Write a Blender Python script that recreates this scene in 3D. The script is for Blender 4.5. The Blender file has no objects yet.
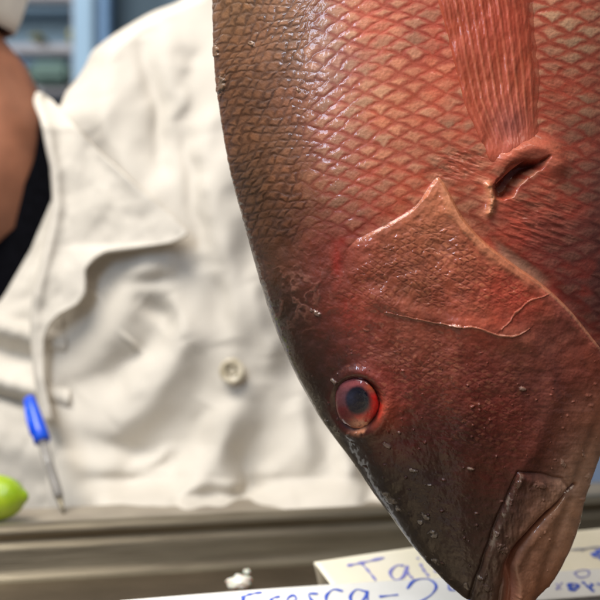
import bpy, math
import numpy as np
from mathutils import Vector, Matrix

# ------------------------------------------------------------------ frame of reference
K = 0.3/0.7/600.0          # width of one photo pixel at one metre
CAMZ = 1.2
def PX(px, py, D):
    return (px-300.0)*K*D, D, CAMZ+(300.0-py)*K*D
def V(px, py, D):
    return Vector(PX(px, py, D))

scene = bpy.context.scene
COL = scene.collection

# ------------------------------------------------------------------ helpers
def lin(c):
    c = np.asarray(c, dtype=float)/255.0
    return np.where(c <= 0.04045, c/12.92, ((c+0.055)/1.055)**2.4)

def hash2(ix, iy, seed=0):
    with np.errstate(over='ignore'):
        h = (ix.astype(np.int64)*374761393 + iy.astype(np.int64)*668265263 + seed*974634777) & 0xffffffff
        h = ((h ^ (h >> 13))*1274126177) & 0xffffffff
        h = ((h ^ (h >> 16))*2246822519) & 0xffffffff
        h = h ^ (h >> 15)
    return (h & 0xffffff)/float(0xffffff)

def vnoise(x, y, seed=0):
    ix = np.floor(x); iy = np.floor(y)
    fx = x-ix; fy = y-iy
    fx = fx*fx*fx*(fx*(fx*6-15)+10); fy = fy*fy*fy*(fy*(fy*6-15)+10)
    a = hash2(ix, iy, seed); b = hash2(ix+1, iy, seed)
    c = hash2(ix, iy+1, seed); d = hash2(ix+1, iy+1, seed)
    return (a*(1-fx)+b*fx)*(1-fy)+(c*(1-fx)+d*fx)*fy

def fbm(x, y, octaves=4, seed=0):
    s = 0.0; a = 1.0; t = 0.0
    for o in range(octaves):
        s = s + a*vnoise(x, y, seed+o*17); t += a
        x, y = (x*1.6+y*1.2)+3.7, (-x*1.2+y*1.6)+9.1
        a *= 0.5
    return s/t           # 0..1

def sstep(a, b, x):
    t = np.clip((x-a)/(b-a), 0, 1)
    return t*t*(3-2*t)

def seg_dist(X, Y, pts, radii=None):
    """distance to an open polyline; also the signed side of the nearest segment"""
    best = np.full(X.shape, 1e9); side = np.zeros(X.shape); along = np.zeros(X.shape)
    n = len(pts)-1
    for i in range(n):
        (x0, y0), (x1, y1) = pts[i], pts[i+1]
        dx, dy = x1-x0, y1-y0
        L2 = dx*dx+dy*dy
        t = np.clip(((X-x0)*dx+(Y-y0)*dy)/L2, 0, 1)
        ex = X-(x0+t*dx); ey = Y-(y0+t*dy)
        d = np.sqrt(ex*ex+ey*ey)
        m = d < best-1e-9
        best = np.where(m, d, best)
        side = np.where(m, np.sign(dx*ey-dy*ex), side)
        along = np.where(m, (i+t)/n, along)
    return best, side, along

def smooth_path(pts, n=60):
    """Catmull-Rom resample"""
    P = np.array(pts, dtype=float)
    P = np.vstack([2*P[0]-P[1], P, 2*P[-1]-P[-2]])
    out = []
    m = len(P)-3
    for i in range(m):
        p0, p1, p2, p3 = P[i:i+4]
        for t in np.linspace(0, 1, max(2, n//m), endpoint=False):
            out.append(0.5*((2*p1)+(-p0+p2)*t+(2*p0-5*p1+4*p2-p3)*t*t+(-p0+3*p1-3*p2+p3)*t**3))
    out.append(P[-2])
    return [tuple(o) for o in out]

def poly_sd(X, Y, poly):
    """signed distance to a closed polygon, + inside"""
    best = np.full(X.shape, 1e9); ins = np.zeros(X.shape, dtype=bool)
    n = len(poly)
    for i in range(n):
        (x0, y0), (x1, y1) = poly[i], poly[(i+1) % n]
        dx, dy = x1-x0, y1-y0
        t = np.clip(((X-x0)*dx+(Y-y0)*dy)/(dx*dx+dy*dy+1e-9), 0, 1)
        best = np.minimum(best, np.hypot(X-(x0+t*dx), Y-(y0+t*dy)))
        if y0 != y1:
            c = ((y0 > Y) != (y1 > Y)) & (X < (x1-x0)*(Y-y0)/(y1-y0)+x0)
            ins ^= c
    return np.where(ins, best, -best)

def pchip(xs, ys, x):
    """monotone cubic"""
    xs = np.array(xs, float); ys = np.array(ys, float)
    h = np.diff(xs); d = np.diff(ys)/h
    m = np.zeros(len(xs)); m[0] = d[0]; m[-1] = d[-1]
    for i in range(1, len(xs)-1):
        m[i] = 0 if d[i-1]*d[i] <= 0 else 2*d[i-1]*d[i]/(d[i-1]+d[i])
    x = np.clip(x, xs[0], xs[-1])
    i = np.clip(np.searchsorted(xs, x)-1, 0, len(h)-1)
    t = (x-xs[i])/h[i]
    return ((2*t**3-3*t**2+1)*ys[i]+(t**3-2*t**2+t)*h[i]*m[i]+(-2*t**3+3*t**2)*ys[i+1]+(t**3-t**2)*h[i]*m[i+1])

def mesh_np(name, verts, quads, mat, parent=None, org=(0, 0, 0), cols=None, smooth=True, attrs=None):
    verts = np.asarray(verts, dtype=np.float32)-np.asarray(org, dtype=np.float32)
    quads = np.asarray(quads, dtype=np.int32)
    used = np.unique(quads)
    remap = np.full(len(verts), -1, dtype=np.int32); remap[used] = np.arange(len(used))
    verts = verts[used]; quads = remap[quads]
    k = quads.shape[1]
    me = bpy.data.meshes.new(name)
    me.vertices.add(len(verts)); me.vertices.foreach_set('co', verts.ravel())
    me.loops.add(quads.size); me.loops.foreach_set('vertex_index', quads.ravel())
    me.polygons.add(len(quads))
    me.polygons.foreach_set('loop_start', np.arange(0, quads.size, k, dtype=np.int32))
    me.polygons.foreach_set('loop_total', np.full(len(quads), k, dtype=np.int32))
    me.polygons.foreach_set('use_smooth', np.full(len(quads), smooth, dtype=bool))
    me.update(calc_edges=True)
    if cols is not None:
        c = np.ones((len(used), 4), dtype=np.float32); c[:, :3] = np.asarray(cols)[used]
        at = me.color_attributes.new('skin_colour', 'FLOAT_COLOR', 'POINT')
        at.data.foreach_set('color', c.ravel())
    if attrs:
        for an, av in attrs.items():
            at = me.attributes.new(an, 'FLOAT', 'POINT')
            at.data.foreach_set('value', np.asarray(av, dtype=np.float32)[used])
    me.materials.append(mat)
    o = bpy.data.objects.new(name, me); COL.objects.link(o)
    if parent is not None: o.parent = parent
    return o

def grid_quads(nr, nc, closed=False, flip=False):
    r = np.arange(nr-1)[:, None]; c = np.arange(nc-1 if not closed else nc)[None, :]
    a = r*nc+c; b = r*nc+(c+1) % nc; d = (r+1)*nc+c; e = (r+1)*nc+(c+1) % nc
    q = np.stack([a, b, e, d], -1).reshape(-1, 4)
    return q[:, ::-1] if flip else q

def pydata(name, verts, faces, mat, parent=None, org=(0, 0, 0), smooth=True):
    me = bpy.data.meshes.new(name)
    o3 = Vector(org)
    me.from_pydata([tuple(Vector(v)-o3) for v in verts], [], faces)
    me.polygons.foreach_set('use_smooth', [smooth]*len(me.polygons))
    me.materials.append(mat); me.update()
    o = bpy.data.objects.new(name, me); COL.objects.link(o)
    if parent is not None: o.parent = parent
    return o

def tube(path, radii, sides=16, flat=1.0, up=Vector((0, 0, 1)), cap=True):
    """verts, faces of a swept tube along world points"""
    pts = [Vector(p) for p in path]
    vs, fs = [], []
    prev = None
    for i, p in enumerate(pts):
        t = (pts[min(i+1, len(pts)-1)]-pts[max(i-1, 0)]).normalized()
        if prev is None:
            a = t.cross(up)
            if a.length < 1e-4: a = t.cross(Vector((1, 0, 0)))
            a.normalize()
        else:
            a = (prev-t*prev.dot(t)).normalized()
        prev = a
        b = t.cross(a)
        for s in range(sides):
            th = 2*math.pi*s/sides
            vs.append(p+(a*math.cos(th)+b*math.sin(th)*flat)*radii[i])
    for i in range(len(pts)-1):
        for s in range(sides):
            s2 = (s+1) % sides
            fs.append((i*sides+s, i*sides+s2, (i+1)*sides+s2, (i+1)*sides+s))
    if cap:
        fs.append(tuple(range(sides-1, -1, -1)))
        fs.append(tuple(range((len(pts)-1)*sides, len(pts)*sides)))
    return vs, fs

def thing(name, label, cat, loc, group=None):
    o = bpy.data.objects.new(name, None); COL.objects.link(o)
    o.location = loc; o.empty_display_size = 0.05
    o['label'] = label; o['category'] = cat
    if group: o['group'] = group
    return o
def tag(o, label, cat, group=None):
    o['label'] = label; o['category'] = cat
    if group: o['group'] = group
    return o

def bevelled_box(x0, x1, y0, y1, z0, z1, r=0.003):
    import bmesh
    bm = bmesh.new()
    bmesh.ops.create_cube(bm, size=1)
    for v in bm.verts:
        v.co = Vector(((x0+x1)/2+v.co.x*(x1-x0), (y0+y1)/2+v.co.y*(y1-y0), (z0+z1)/2+v.co.z*(z1-z0)))
    bmesh.ops.bevel(bm, geom=bm.edges[:], offset=r, segments=3, affect='EDGES')
    bm.verts.index_update()
    vs = [v.co.copy() for v in bm.verts]; fs = [[v.index for v in f.verts] for f in bm.faces]
    bm.free()
    return vs, fs

def merge(*parts):
    vs, fs = [], []
    for v, f in parts:
        n = len(vs); vs += list(v); fs += [tuple(i+n for i in q) for q in f]
    return vs, fs

# ------------------------------------------------------------------ materials
def new_mat(name):
    m = bpy.data.materials.new(name); m.use_nodes = True
    nt = m.node_tree
    b = nt.nodes['Principled BSDF']
    return m, nt, b

def noise_col(nt, b, c1, c2, scale, detail=4, lo=.35, hi=.65, coord='Object', stretch=(1, 1, 1)):
    tc = nt.nodes.new('ShaderNodeTexCoord'); mp = nt.nodes.new('ShaderNodeMapping')
    mp.inputs['Scale'].default_value = stretch
    nt.links.new(tc.outputs[coord], mp.inputs[0])
    n = nt.nodes.new('ShaderNodeTexNoise'); n.inputs['Scale'].default_value = scale; n.inputs['Detail'].default_value = detail
    nt.links.new(mp.outputs[0], n.inputs['Vector'])
    r = nt.nodes.new('ShaderNodeValToRGB')
    r.color_ramp.elements[0].position = lo; r.color_ramp.elements[1].position = hi
    r.color_ramp.elements[0].color = (*c1, 1); r.color_ramp.elements[1].color = (*c2, 1)
    nt.links.new(n.outputs['Fac'], r.inputs[0]); nt.links.new(r.outputs[0], b.inputs['Base Color'])
    return n, mp

def add_bump(nt, b, src, strength, dist):
    bp = nt.nodes.new('ShaderNodeBump'); bp.inputs['Strength'].default_value = strength
    bp.inputs['Distance'].default_value = dist
    nt.links.new(src, bp.inputs['Height']); nt.links.new(bp.outputs[0], b.inputs['Normal'])
    return bp

def simple(name, c1, c2, scale=20, rough=.6, metal=0, bump=0, bdist=.001, stretch=(1, 1, 1), coat=0):
    m, nt, b = new_mat(name)
    n, mp = noise_col(nt, b, c1, c2, scale, stretch=stretch)
    b.inputs['Roughness'].default_value = rough; b.inputs['Metallic'].default_value = metal
    b.inputs['Coat Weight'].default_value = coat; b.inputs['Coat Roughness'].default_value = .1
    if bump: add_bump(nt, b, n.outputs['Fac'], bump, bdist)
    return m

def skin_mat(name, rough=.42, coat=.5, coat_rough=.16, sss=.08, bump=.35):
    m, nt, b = new_mat(name)
    at = nt.nodes.new('ShaderNodeAttribute'); at.attribute_name = 'skin_colour'
    tc = nt.nodes.new('ShaderNodeTexCoord')
    n = nt.nodes.new('ShaderNodeTexNoise'); n.inputs['Scale'].default_value = 900; n.inputs['Detail'].default_value = 3
    nt.links.new(tc.outputs['Object'], n.inputs['Vector'])
    mr = nt.nodes.new('ShaderNodeMapRange'); mr.inputs['To Min'].default_value = .82; mr.inputs['To Max'].default_value = 1.18
    nt.links.new(n.outputs['Fac'], mr.inputs['Value'])
    mx = nt.nodes.new('ShaderNodeVectorMath'); mx.operation = 'SCALE'
    nt.links.new(at.outputs['Color'], mx.inputs[0]); nt.links.new(mr.outputs[0], mx.inputs['Scale'])
    nt.links.new(mx.outputs[0], b.inputs['Base Color'])
    # wet film: patches of gloss
    n2 = nt.nodes.new('ShaderNodeTexNoise'); n2.inputs['Scale'].default_value = 160; n2.inputs['Detail'].default_value = 5
    nt.links.new(tc.outputs['Object'], n2.inputs['Vector'])
    m2 = nt.nodes.new('ShaderNodeMapRange'); m2.inputs['From Min'].default_value = .35; m2.inputs['From Max'].default_value = .65
    m2.inputs['To Min'].default_value = rough-.1; m2.inputs['To Max'].default_value = rough+.15
    nt.links.new(n2.outputs['Fac'], m2.inputs['Value']); nt.links.new(m2.outputs[0], b.inputs['Roughness'])
    b.inputs['Coat Weight'].default_value = coat; b.inputs['Coat Roughness'].default_value = coat_rough
    b.inputs['Subsurface Weight'].default_value = sss; b.inputs['Specular IOR Level'].default_value = .28
    b.inputs['Subsurface Radius'].default_value = (1, .35, .2); b.inputs['Subsurface Scale'].default_value = .003
    n3 = nt.nodes.new('ShaderNodeTexNoise'); n3.inputs['Scale'].default_value = 420; n3.inputs['Detail'].default_value = 6
    nt.links.new(tc.outputs['Object'], n3.inputs['Vector'])
    add_bump(nt, b, n3.outputs['Fac'], bump, .0012)
    return m

M_skin = skin_mat('fish_skin', rough=.5, coat=.4, coat_rough=.14, sss=.05, bump=.2)
M_head = skin_mat('fish_head_skin', rough=.46, coat=.5, coat_rough=.08, sss=.05, bump=.10)
M_fin = skin_mat('fish_fin_membrane', rough=.45, coat=.35, sss=.15, bump=.08)
M_eye = skin_mat('fish_eye_cornea', rough=.3, coat=.8, coat_rough=.05, sss=0, bump=.02)
M_eye.node_tree.nodes['Principled BSDF'].inputs['Specular IOR Level'].default_value = .08

M_pec = M_fin.copy(); M_pec.name = 'pectoral_membrane'
_a = M_pec.node_tree.nodes.new('ShaderNodeAttribute'); _a.attribute_name = 'cover'
M_pec.node_tree.links.new(_a.outputs['Fac'], M_pec.node_tree.nodes['Principled BSDF'].inputs['Alpha'])

# ================================================================== FISH
DM = 0.735
Ls = [(-640, 395), (-560, 380), (-430, 330), (-300, 275), (-150, 225), (-60, 213), (0, 212.5), (60, 214), (110, 219.5), (170, 230), (230, 246), (280, 259.5),
      (330, 276), (375, 296), (420, 322), (460, 351), (510, 387), (555, 421), (580, 446), (592, 462), (600, 474), (612, 488), (622, 500)]
Rs = [(-640, 545), (-560, 540), (-430, 590), (-300, 650), (-150, 695), (0, 712), (150, 700), (300, 664), (380, 634), (430, 608), (460, 596), (480, 588.5),
      (500, 582.5), (530, 575), (560, 562), (580, 550), (600, 533), (612, 529), (622, 516)]
Hs = [(-640, 9), (-560, 12), (-430, 26), (-300, 40), (-150, 51), (0, 56), (150, 56), (260, 53), (350, 47), (430, 39), (500, 29), (560, 19), (600, 11), (615, 6), (622, 2)]
def fL(v): return pchip(*zip(*Ls), v)
def fR(v): return pchip(*zip(*Rs), v)
def fH(v): return pchip(*zip(*Hs), v)/1000.0

def front_depth(px, py):
    """depth of the undetailed flank below a pixel of the reference plane"""
    l = fL(py); r = fR(py); c = (l+r)/2; w = (r-l)/2
    q = np.clip((px-c)/w, -1, 1)
    return DM - fH(py)*np.sqrt(np.maximum(1-q*q, 0))**0.92

OPER = smooth_path([(338, 262), (352, 243), (380, 228), (408, 212), (426, 193), (438, 177), (451, 196), (464, 219), (486, 243), (515, 265), (542, 284), (568, 308), (590, 335),
        (602, 352), (622, 390), (650, 440), (700, 520)], 96)
MAX_PLATE = [(516, 473), (538, 474), (556, 478), (563, 486), (557, 497), (541, 513), (523, 532), (511, 550), (504, 568), (499, 585), (497, 606), (474, 606), (476, 590), (484, 565), (492, 540), (501, 512)]
JAW_GROOVE = smooth_path([(572, 484), (556, 500), (541, 515), (524, 534), (512, 551), (507, 566), (510, 584), (508, 606)], 40)
CAV = smooth_path([(500, 193), (507, 180), (516, 170), (529, 162), (546, 154)], 30)
LOBE = smooth_path([(506, 160), (516, 153), (530, 149), (542, 149), (551, 154), (556, 164)], 40)

CP = [  # skin colour by place; chin edge painted lighter to stand in for light
 (215,20,125,92,70),(230,60,112,78,58),(240,110,105,72,54),(270,60,128,88,68),(275,140,116,80,60),(245,190,92,66,50),(300,40,150,108,86),(305,110,142,92,72),
 (335,60,172,120,105),(335,120,168,108,90),(335,160,160,98,78),(370,40,192,108,82),(375,110,196,112,80),(380,160,184,102,74),(420,30,188,92,70),(425,90,196,104,76),(420,150,182,98,72),
 (350,200,158,88,66),(300,180,130,84,62),(310,215,118,72,54),(275,225,92,62,46),(262,262,72,50,38),(290,258,92,54,42),(320,250,112,50,40),(300,300,86,50,42),(275,310,62,44,34),
 (345,243,150,60,46),(335,262,110,50,40),(328,300,112,48,38),(350,300,150,66,50),(300,345,62,38,34),(330,345,92,42,36),(320,395,36,22,20),(335,370,60,28,25),(345,440,32,18,18),
 (375,490,34,20,20),(400,525,34,22,21),(430,565,34,22,20),(455,585,52,36,32),(370,270,146,82,60),(400,240,160,92,68),(430,210,186,116,84),(440,250,168,98,70),(470,270,178,98,72),
 (500,290,176,78,58),(520,290,186,70,52),(400,285,144,80,58),(440,300,144,74,54),(480,315,170,78,58),(410,330,142,72,54),(370,330,134,58,46),(390,360,120,54,44),(440,350,140,68,54),
 (390,400,128,50,42),(400,440,84,30,26),(430,400,112,48,38),(440,440,92,40,32),(480,370,132,56,46),(500,410,130,52,42),(470,430,120,50,38),(420,490,62,30,26),(460,490,84,38,30),(490,470,104,46,36),
 (450,540,50,28,24),(480,530,62,32,27),(520,340,150,76,60),(525,370,108,58,50),(545,340,138,72,60),(545,400,118,62,54),(560,370,140,70,58),(580,370,158,76,60),(590,410,200,126,102),(570,430,142,78,62),
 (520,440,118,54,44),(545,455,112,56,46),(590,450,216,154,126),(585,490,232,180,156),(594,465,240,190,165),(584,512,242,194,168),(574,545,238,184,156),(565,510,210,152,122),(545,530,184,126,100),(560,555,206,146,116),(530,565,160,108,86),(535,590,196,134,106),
 (530,495,88,58,52),(510,520,80,54,48),(495,560,74,54,48),(485,590,66,48,44),(520,80,190,88,66),(560,30,196,104,78),(590,30,186,104,82),(590,90,166,92,72),(560,100,180,90,68),(575,150,158,86,70),
 (600,180,134,82,72),(545,190,178,96,74),(530,215,176,86,68),(560,220,150,78,66),(590,240,132,74,66),(540,250,136,60,52),(575,270,124,62,56),(600,300,116,62,56),(500,210,184,92,70),(475,180,186,110,82),(450,160,182,104,76),
 (480,120,190,96,72),(510,30,188,74,56),(455,30,184,84,64),(640,100,160,110,95),(650,250,140,95,85),(640,340,150,90,80),
]
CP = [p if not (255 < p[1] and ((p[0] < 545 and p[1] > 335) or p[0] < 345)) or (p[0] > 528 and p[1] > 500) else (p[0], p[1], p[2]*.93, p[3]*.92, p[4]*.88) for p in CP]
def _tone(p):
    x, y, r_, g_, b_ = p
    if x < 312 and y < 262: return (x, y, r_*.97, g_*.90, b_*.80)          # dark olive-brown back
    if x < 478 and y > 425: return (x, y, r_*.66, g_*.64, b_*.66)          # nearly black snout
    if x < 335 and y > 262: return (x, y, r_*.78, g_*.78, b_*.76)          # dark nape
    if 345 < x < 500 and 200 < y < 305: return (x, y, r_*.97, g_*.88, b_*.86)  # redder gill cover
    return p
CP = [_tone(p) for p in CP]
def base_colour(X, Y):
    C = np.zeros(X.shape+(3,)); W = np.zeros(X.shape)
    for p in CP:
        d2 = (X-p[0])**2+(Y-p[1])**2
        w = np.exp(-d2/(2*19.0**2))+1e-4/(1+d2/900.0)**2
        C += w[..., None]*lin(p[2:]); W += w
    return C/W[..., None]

def scales(a, b):
    """overlapping scale lattice; free edges point to smaller b"""
    jb = np.floor(b)
    def edge(j):
        off = 0.5*np.mod(j, 2)
        al = a-off; i = np.round(al); ap = al-i
        jit = (hash2(i, j, 5)-.5)*.22
        return j-1+(2*np.abs(ap))**1.6+jit*(1-2*np.abs(ap)), ap, i
    e1, ap1, i1 = edge(jb+1)
    e0, ap0, i0 = edge(jb)
    m = b >= e1
    e2, _, _ = edge(jb+2)
    j = np.where(m, jb+1, jb); e = np.where(m, e1, e0); ap = np.where(m, ap1, ap0); i = np.where(m, i1, i0)
    nxt = np.where(m, e2, e1)
    t = b-e; t2 = np.maximum(nxt-b, 0)
    return t, t2, ap, hash2(i, j, 1), hash2(i, j, 2)

def relief(X, Y):
    """height of the skin detail (mm) and its colour"""
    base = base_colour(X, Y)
    wx = (fbm(X/40, Y/40, 3, 3)-.5); wy = (fbm(X/40, Y/40, 3, 9)-.5)
    n1 = fbm(X/26, Y/26, 5, 21); n2 = fbm(X/7, Y/7, 4, 33); n3 = fbm(X/2.6, Y/2.6, 3, 44)
    # ---- signed distances
    do, so, _ = seg_dist(X, Y, OPER)
    sdo = do*so                                  # + = headward side (the gill cover)
    leftlim = sstep(345, 372, X)
    hw = sstep(338, 354, X)
    head = (1-hw)*sstep(226, 258, Y+(X-345)*0.12+wx*22)+hw*sstep(-1, 1, sdo)
    body = 1-head
    # ---- body scales
    xs = X+wx*9+(n2-.5)*2.6; ys = Y+wy*9+(n2-.5)*2.2
    def plates(a, b, soft_, jit):
        t, t2, ap, h1, h2 = scales(a, b)
        rag = (fbm(X/8, Y/5, 2, 55)-.5)*jit
        gapw = .02+.2*(h2-.3)
        inn_ = sstep(gapw, gapw+soft_, np.minimum(t, t2*1.15)+rag)
        pr = sstep(-.25, .8, t+rag*.6)*(1.0-.40*t)*(.35+.65*sstep(-.2, .6, t2+rag*.6))
        return inn_, pr, h1, h2
    aR = np.interp(xs, [250, 310, 360, 420, 520, 720], np.cumsum([0, 60/24., 50/28., 60/32., 100/34., 200/36.]))
    tiltR = np.interp(xs, [200, 260, 330, 400, 500, 700], [60, 44, 24, 9, 0, -6])
    innR, prR, h1R, h2R = plates(aR, (ys-tiltR)/np.interp(xs, [250, 380, 700], [7.6, 8.0, 8.6]), .62, .5)
    ph_ = math.radians(34)
    comp = np.interp(xs, [200, 222, 260, 330], [200, 214, 256, 330])
    xl = X+wx*16+(n2-.5)*3; yl_ = Y+wy*16+(n2-.5)*3
    innL, prL, h1L, h2L = plates((xl*math.cos(ph_)-yl_*math.sin(ph_))/18.0, (xl*math.sin(ph_)+yl_*math.cos(ph_))/4.9, .8, .7)
    lm = sstep(330, 296, X+wx*44+(n1-.5)*30)
    inner = innR*(1-lm)+innL*lm; prof = prR*(1-lm)+prL*lm; h1 = np.where(lm > .5, h1L, h1R); h2 = np.where(lm > .5, h2L, h2R)
    amp = np.interp(X, [200, 250, 330, 420, 600], [.44, .5, .42, .38, .32])
    soft = 1-.75*sstep(40, 0, do)*sstep(470, 500, X)
    # worn, wrinkled zones under the fin
    wr = np.exp(-(((X-535)/42)**2+((Y-222)/34)**2))
    wr2 = np.exp(-(((X-462)/26)**2+((Y-165)/20)**2))
    worn = np.clip(wr*1.2+wr2*1.2, 0, 1)
    finz = np.exp(-(((X-556)/13)**2+((Y-105)/62)**2)); lz, _, _ = seg_dist(X, Y, LOBE); finz = np.clip(finz+np.exp(-(lz/15.0)**2), 0, 1)
    worn = np.clip(worn+finz*.85, 0, 1)
    samp = amp*(1-worn)*soft*(.75+.5*h1)*(1-.35*sstep(190, 240, Y)*sstep(420, 470, X))
    hs = prof*samp+.10*(h2-.5)*inner
    hs += (n3-.5)*.25*inner*.8
    # ---- colour of scales: pale tan plates, redder or darker skin between
    redness = sstep(290, 350, X+wx*30)*(1-.55*sstep(180, 235, Y))*(1-.6*sstep(585, 600, X))
    pale = base*1.0
    tan = lin([200, 154, 124]); red = lin([196, 58, 36]); dk = lin([78, 50, 36])
    pal_amt = (.14+.34*redness)*(.35+1.0*h1)
    spots = sstep(525, 560, X)*sstep(110, 40, Y)*.35
    inn = base*(1-(pal_amt+spots)[..., None])+(tan*(base.mean(-1, keepdims=True)/tan.mean()*1.12))*(pal_amt+spots)[..., None]
    inn = inn*(.92+.34*h2[..., None])
    gapc = base*(.42+.25*(1-h1))[..., None]*(1-redness[..., None])+(base*.60+red*.40)*.66*redness[..., None]
    k = (inner*(1-worn*.7))[..., None]
    bodyc = inn*k+gapc*(1-k)
    sheen = np.exp(-((X-322-8*wx*4)/13.0)**2)*sstep(135, 60, Y)   # painted highlight: faint sheen strip put into the flank colour
    bodyc = bodyc*(1-.12*sheen[..., None]*k)+lin([186, 158, 160])*.12*sheen[..., None]*k
    blot = sstep(.52, .72, fbm(X/34+5, Y/30, 4, 57))*sstep(330, 380, X)
    bodyc = bodyc*(1-.4*blot[..., None])+(base*.4+red*.6)*.9*.4*blot[..., None]
    bodyc = bodyc*(.8+.4*n1[..., None])
    # wrinkles under the fin base
    ang = (Y-205)*.8-(X-500)*.25
    wrk = fbm(X/16+wx, ang/3.4, 3, 61)
    hs += (worn*(1-finz*.7))*(wrk-.5)*1.5
    # ---- head
    hh = (n1-.5)*1.9+(n2-.5)*.45+(n3-.5)*.12
    # cheek scales (small), strongest in the middle of the cover, breaking up into dots lower down
    a2 = (X+wx*16+(n2-.5)*6)/12.0; b2 = (Y-(X-430)*.06+wy*16+(n2-.5)*4)/3.5
    tt, tt2, _, g1, g2 = scales(a2, b2)
    cz = np.exp(-(((X-440)/105)**2)**2)*np.exp(-(((Y-262)/52)**2)**2)
    cz = np.maximum(cz, .8*np.exp(-(((X-425)/62)**2+((Y-368)/52)**2)))
    cz = np.maximum(cz, .75*np.exp(-(((X-485)/58)**2+((Y-405)/55)**2)))
    cz = cz*sstep(.28, .62, fbm(X/15, Y/15, 3, 71)+.12)*sstep(4, 22, sdo)
    in2 = sstep(.25, .8, np.minimum(tt, tt2)+(fbm(X/4, Y/2.5, 3, 75)-.5)*.9)
    hh += cz*.42*(sstep(-.1, .7, tt)*(1-.42*tt))*(.3+g2)
    hc = base*(.74+.52*n1[..., None])
    hc = hc*(.80+.40*n2[..., None])
    tanh = lin([208, 124, 90])
    f = np.clip(cz*in2*(.15+.68*g1**1.3)*(1+.5*sstep(320, 340, Y)), 0, .8)[..., None]
    hc = hc*(1-f)+tanh*(base.mean(-1, keepdims=True)/tanh.mean()*1.5)*f
    f2 = (np.exp(-(((X-400)/58)**2+((Y-352)/34)**2)**1.5)+.6*np.exp(-(((X-490)/50)**2+((Y-400)/44)**2)))*sstep(.35, .9, in2)*sstep(.25, .8, g1)*.62*sstep(360, 385, X+0*Y+np.where(Y > 375, 0, 25))
    f2 = np.clip(f2, 0, .6)[..., None]
    hc = hc*(1-f2)+lin([160, 92, 74])*f2
    hc = hc*(1-.22*(cz*(1-in2))[..., None])
    # nape: chain-like pores and crinkles
    nape = np.exp(-(((X-298)/34)**2+((Y-292)/34)**2))
    worm = np.abs(fbm(X/13, Y/13, 3, 81)-.5)*2
    ridge = sstep(.22, .02, worm)*nape*sstep(.4, .6, fbm(X/9, Y/9, 2, 83))
    hh += ridge*.35
    hc = hc*(1-.4*ridge[..., None])+lin([140, 92, 78])*.4*ridge[..., None]
    hc = hc*(.86+.28*fbm(X/11+9, Y/6, 4, 88))[..., None]
    ol = sstep(.5, .7, fbm(X/30+2, Y/24, 4, 89))*sstep(330, 400, X)*.12
    hc = hc*(1-ol[..., None])+lin([122, 78, 50])*(base.mean(-1, keepdims=True)/lin([122, 78, 50]).mean())*ol[..., None]
    # red bruises
    for (cx, cy, rx, ry, s, sd) in ((344, 240, 7, 6, 1.0, 1), (337, 262, 5, 20, .6, 2), (350, 312, 8, 13, .6, 3), (508, 292, 34, 16, .42, 4), (505, 316, 20, 9, .5, 5), (385, 385, 26, 18, .4, 6),
                            (400, 448, 30, 16, .35, 7), (480, 405, 26, 14, .3, 8), (585, 345, 16, 20, .5, 9), (500, 340, 10, 6, .5, 10), (372, 372, 16, 10, .6, 11)):
        m = np.exp(-(((X-cx)/rx)**2+((Y-cy)/ry)**2))*s*(.25+.6*sstep(345, 250, Y)*np.ones(X.shape))*sstep(.25, .6, fbm(X/9+sd, Y/9, 3, 90+sd)+.12)
        hc = hc*(1-m[..., None])+lin([176, 38, 26])*m[..., None]*.85
    # fine dark streaks lower on the cheek
    st = fbm(X/20+Y/40, Y/3.2, 3, 101)
    low = sstep(330, 380, Y)*sstep(400, 440, X)*(1-sstep(500, 540, Y))
    hh += (st-.5)*.2*low
    hc = hc*(1-.22*(low*sstep(.5, .7, st))[..., None]*.6)
    # slime flecks as bumps, their colour lightened to paint small glints
    fl = np.zeros(X.shape)
    gx, gy = np.floor(X/7), np.floor(Y/7)
    for dx in (-1, 0, 1):
        for dy in (-1, 0, 1):
            ix, iy = gx+dx, gy+dy
            cx = (ix+hash2(ix, iy, 201))*7; cy = (iy+hash2(ix, iy, 202))*7
            r = .6+1.5*hash2(ix, iy, 203)**2
            on = hash2(ix, iy, 204) < .11
            d = np.hypot((X-cx)*(.6+.8*hash2(ix, iy, 205))+(n3-.5)*3, (Y-cy)*1.3+(n2-.5)*4)/r
            fl = np.maximum(fl, np.where(on, np.clip(1.3-d, 0, 1), 0))
    fl *= sstep(335, 380, Y+0*X)*.9+.12
    hh += fl*.7
    fmask = (fl*.28*(.3+.7*n1))[..., None]
    hc = hc*(1-fmask)+(base*1.4+lin([150, 96, 76])*.5)*fmask
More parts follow.
